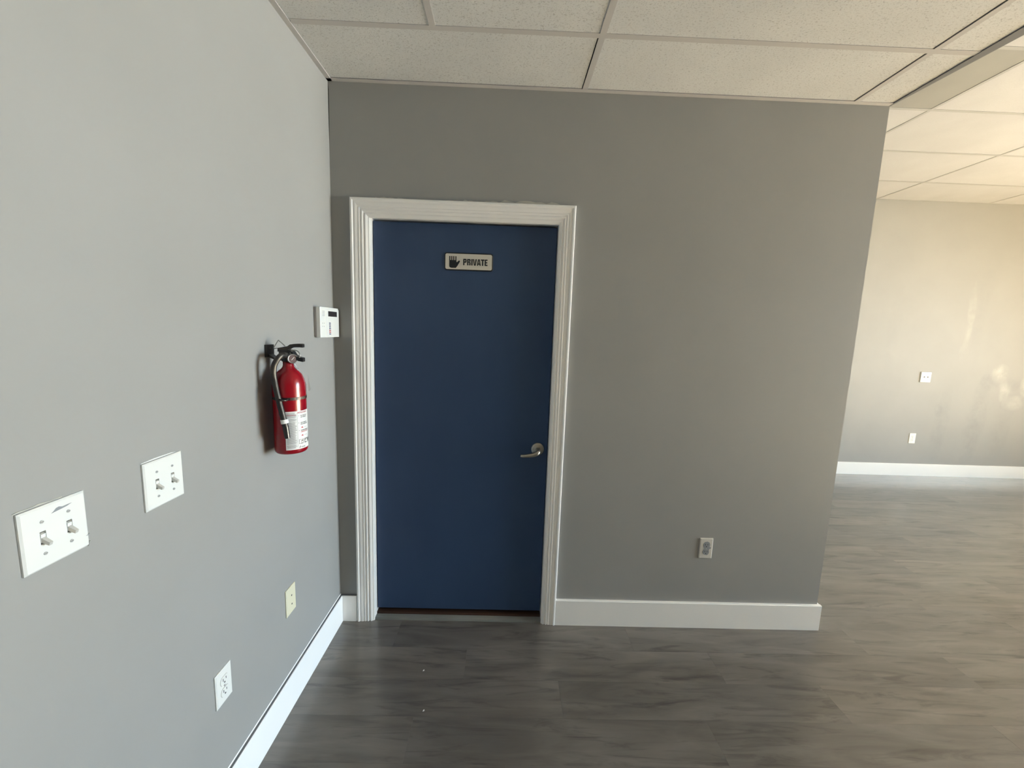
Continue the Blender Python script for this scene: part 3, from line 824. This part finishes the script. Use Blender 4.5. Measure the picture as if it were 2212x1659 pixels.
MB_loop = MB().tube([pol(-84, ER + 0.002, 1.3245), pol(-88, ER + 0.018, 1.326), pol(-80, ER + 0.023, 1.3245), pol(-70, ER + 0.016, 1.323), pol(-70, ER + 0.002, 1.3235)], 0.0035, 8)
MB_loop.build('hose_loop', m_rubber, stp)
# instruction label
LR = ER + 0.0006; la0, la1, lz0, lz1 = -80.0, 80.0, 1.1385, 1.2790
lb = MB(); n = 40
vs = []
for k in range(n + 1):
    a = la0 + (la1 - la0) * k / n; vs += [pol(a, LR, lz0), pol(a, LR, lz1)]
lb.add(vs, [(k * 2, k * 2 + 2, k * 2 + 3, k * 2 + 1) for k in range(n)], True)
lab = xp(lb, 'instruction_label', m_paper)


def wrapbox(m, s0, z0_, s1, z1_, r=LR + 0.0004):
    n = max(1, int((s1 - s0) / 0.004)); vs = []
    for k in range(n + 1):
        a = math.degrees((s0 + (s1 - s0) * k / n) / LR); vs += [pol(a, r, z0_), pol(a, r, z1_)]
    m.add(vs, [(k * 2, k * 2 + 2, k * 2 + 3, k * 2 + 1) for k in range(n)])


def wraptext(body_, s, z, size, mat, parent, bold=0.0, sx=1.0):
    cu = bpy.data.curves.new('lettering', 'FONT'); cu.body = body_; cu.size = size; cu.offset = bold * size; cu.resolution_u = 2
    ob_ = bpy.data.objects.new('lettering', cu); COL.objects.link(ob_)
    dg = bpy.context.evaluated_depsgraph_get(); me = bpy.data.meshes.new_from_object(ob_.evaluated_get(dg))
    bpy.data.objects.remove(ob_); bpy.data.curves.remove(cu)
    for v in me.vertices:
        a = math.degrees((s + v.co.x * sx) / LR); p = pol(a, LR + 0.0005, z + v.co.y); v.co = p
    me.materials.clear(); me.materials.append(mat)
    o = bpy.data.objects.new('lettering', me); COL.objects.link(o); o.parent = parent; return o


sarc = lambda az: math.radians(az) * LR
seam = sarc(-39)
gm = MB(); random.seed(5)
s0 = sarc(la0) + 0.003
z = lz1 - 0.006
while z > lz0 + 0.006:
    if not (1.1565 < z < 1.1595 or 1.252 < z < 1.255 or 1.2405 < z < 1.243):
        wrapbox(gm, s0 + random.random() * 0.002, z, seam - 0.002 - random.random() * 0.007, z + 0.0011)
    z -= 0.0021
wrapbox(gm, seam - 0.0003, lz0 + 0.004, seam + 0.0002, lz1 - 0.004)
gm.build('fine_print', m_printg, lab, fix=False)
rd = MB(); wrapbox(rd, s0, lz1 - 0.0145, seam - 0.004, lz1 - 0.0125); rd.build('red_rule', m_printr, lab, fix=False)
wraptext('INSTRUCTIONS', seam + 0.001, lz1 - 0.0085, 0.0072, m_printr, lab, 0.02, 0.78)
s1 = seam + 0.011
for i, (zz, l1, l2) in enumerate(((1.2595, 'PULL PIN. HOLD', 'UNIT UPRIGHT'), (1.2335, 'AIM AT BASE OF', 'FIRE. STAND BACK'), (1.2050, 'SQUEEZE LEVER AND', 'SWEEP SIDE TO SIDE'))):
    wraptext(str(i + 1), seam + 0.0035, zz, 0.0052, m_print, lab, 0.03)
    wraptext(l1, s1, zz, 0.0050, m_print, lab, 0.03, 0.8)
    wraptext(l2, s1, zz - 0.0058, 0.0050, m_print if i < 2 else m_printr, lab, 0.03, 0.8)
for zz in (1.2150, 1.1855):
    d_ = MB()
    for q in range(4): wrapbox(d_, s1 + 0.002 + 0.0009 * q, zz + 0.0013 * q, s1 + 0.011 - 0.0012 * q, zz + 0.0013 * (q + 1))
    d_.build('pictogram', m_printr, lab, fix=False)
    d_ = MB(); wrapbox(d_, s1 + 0.015, zz + 0.001, s1 + 0.030, zz + 0.0022); d_.build('dotted_line', m_printg, lab, fix=False)
for q in range(3):    # class A, B, C boxes
    u = seam + 0.0035 + q * 0.0225; f_ = MB(); za, zb = 1.1570, 1.1740
    wrapbox(f_, u, za, u + 0.0015, zb); wrapbox(f_, u + 0.0165, za, u + 0.018, zb); wrapbox(f_, u, za, u + 0.018, za + 0.0014); wrapbox(f_, u, zb - 0.0014, u + 0.018, zb)
    if q == 0:
        wrapbox(f_, u + 0.0085, za + 0.006, u + 0.0110, za + 0.013); wrapbox(f_, u + 0.0110, za + 0.0095, u + 0.0150, za + 0.014); wrapbox(f_, u + 0.0065, za + 0.0012, u + 0.0135, za + 0.0035)
    elif q == 1:
        for k in range(6): wrapbox(f_, u + 0.001, zb - 0.002 - 0.0022 * k, u + 0.008 - 0.0013 * k, zb - 0.0002 - 0.0022 * k); wrapbox(f_, u + 0.011 + 0.001 * k, zb - 0.002 - 0.0022 * k, u + 0.017, zb - 0.0002 - 0.0022 * k)
        wrapbox(f_, u + 0.001, za + 0.001, u + 0.007, za + 0.0035)
    else:
        wrapbox(f_, u + 0.003, za + 0.003, u + 0.009, za + 0.014)
    f_.build('class_symbol', m_print, lab, fix=False)
d_ = MB()
for q in range(5): wrapbox(d_, seam + 0.004 + 0.0006 * q, 1.1420 + 0.0016 * q, seam + 0.0065 + 0.0006 * q, 1.1420 + 0.0016 * (q + 1))
d_.build('maker_mark', m_print, lab, fix=False)
wraptext('KIDDE', seam + 0.0105, 1.1430, 0.0060, m_print, lab, 0.02)
# paper tag tied to the neck
tg = xp(MB().tube(spline([(EX + 0.020, EY - 0.004, 1.452), (EX + 0.027, EY + 0.004, 1.436), (EX + 0.034, EY + 0.010, 1.426)], 4), 0.0008, 6), 'tag_string', m_steel)
MB().add([(EX + 0.030, EY + 0.006, 1.430), (EX + 0.058, EY + 0.020, 1.405), (EX + 0.066, EY + 0.022, 1.350), (EX + 0.060, EY + 0.020, 1.345), (EX + 0.046, EY + 0.012, 1.400), (EX + 0.028, EY + 0.004, 1.425),
          (EX + 0.030, EY + 0.007, 1.430), (EX + 0.058, EY + 0.021, 1.405), (EX + 0.066, EY + 0.023, 1.350), (EX + 0.060, EY + 0.021, 1.345), (EX + 0.046, EY + 0.013, 1.400), (EX + 0.028, EY + 0.005, 1.425)],
         [(0, 1, 4, 5), (1, 2, 3, 4), (6, 11, 10, 7), (7, 10, 9, 8)]).build('paper_tag', Mat('clear_tag_plastic', (0.48, 0.50, 0.50), 0.3).m, tg)

br = tag(empty('wall_bracket', (0.0, -0.548, 1.49)), 'black metal wall bracket holding the red fire extinguisher', 'bracket')
b_ = MB()
b_.box((-0.006, -0.022, -0.022), (0.003, 0.022, 0.022))
b_.add([(0.003, -0.016, -0.022), (0.003, 0.016, -0.022), (0.003, 0.016, -0.012), (0.003, -0.016, -0.012), (0.030, -0.017, -0.033), (0.030, 0.008, -0.033), (0.030, 0.008, -0.027), (0.030, -0.017, -0.027)],
       [(0, 1, 2, 3), (4, 7, 6, 5), (0, 4, 5, 1), (1, 5, 6, 2), (2, 6, 7, 3), (3, 7, 4, 0)])
b_.box((0.028, -0.017, -0.033), (0.0475, 0.008, -0.028))
b_.build('hook_plate', m_blackm, br)
MB().add([(0.0032, -0.002 + 0.003 * math.cos(a), 0.010 + 0.003 * math.sin(a)) for a in [2 * PI * k / 12 for k in range(12)]], [tuple(range(12))]).build('screw', m_slot, br)

# ------------------------------------------------------------------ paint chips on the floor
for i, (x, y, lab_) in enumerate(((0.5115, -0.329, 'white paint chip on the dark floor nearer the door'), (0.552, -0.528, 'white paint chip on the dark floor farther from the door'))):
    o = MB().add([(0, 0, 0.0), (0.007, 0.003, 0.0), (0.005, 0.010, 0.0), (0.001, 0.006, 0.0), (0, 0, 0.001), (0.007, 0.003, 0.0022), (0.005, 0.010, 0.0012), (0.001, 0.006, 0.0012)],
                 [(0, 3, 2, 1), (4, 5, 6, 7), (0, 1, 5, 4), (1, 2, 6, 5), (2, 3, 7, 6), (3, 0, 4, 7)]).build('paint_chip', m_paper, None, (x, y, 0.0))
    tag(o, lab_, 'paint chip', 'paint chips on the floor')
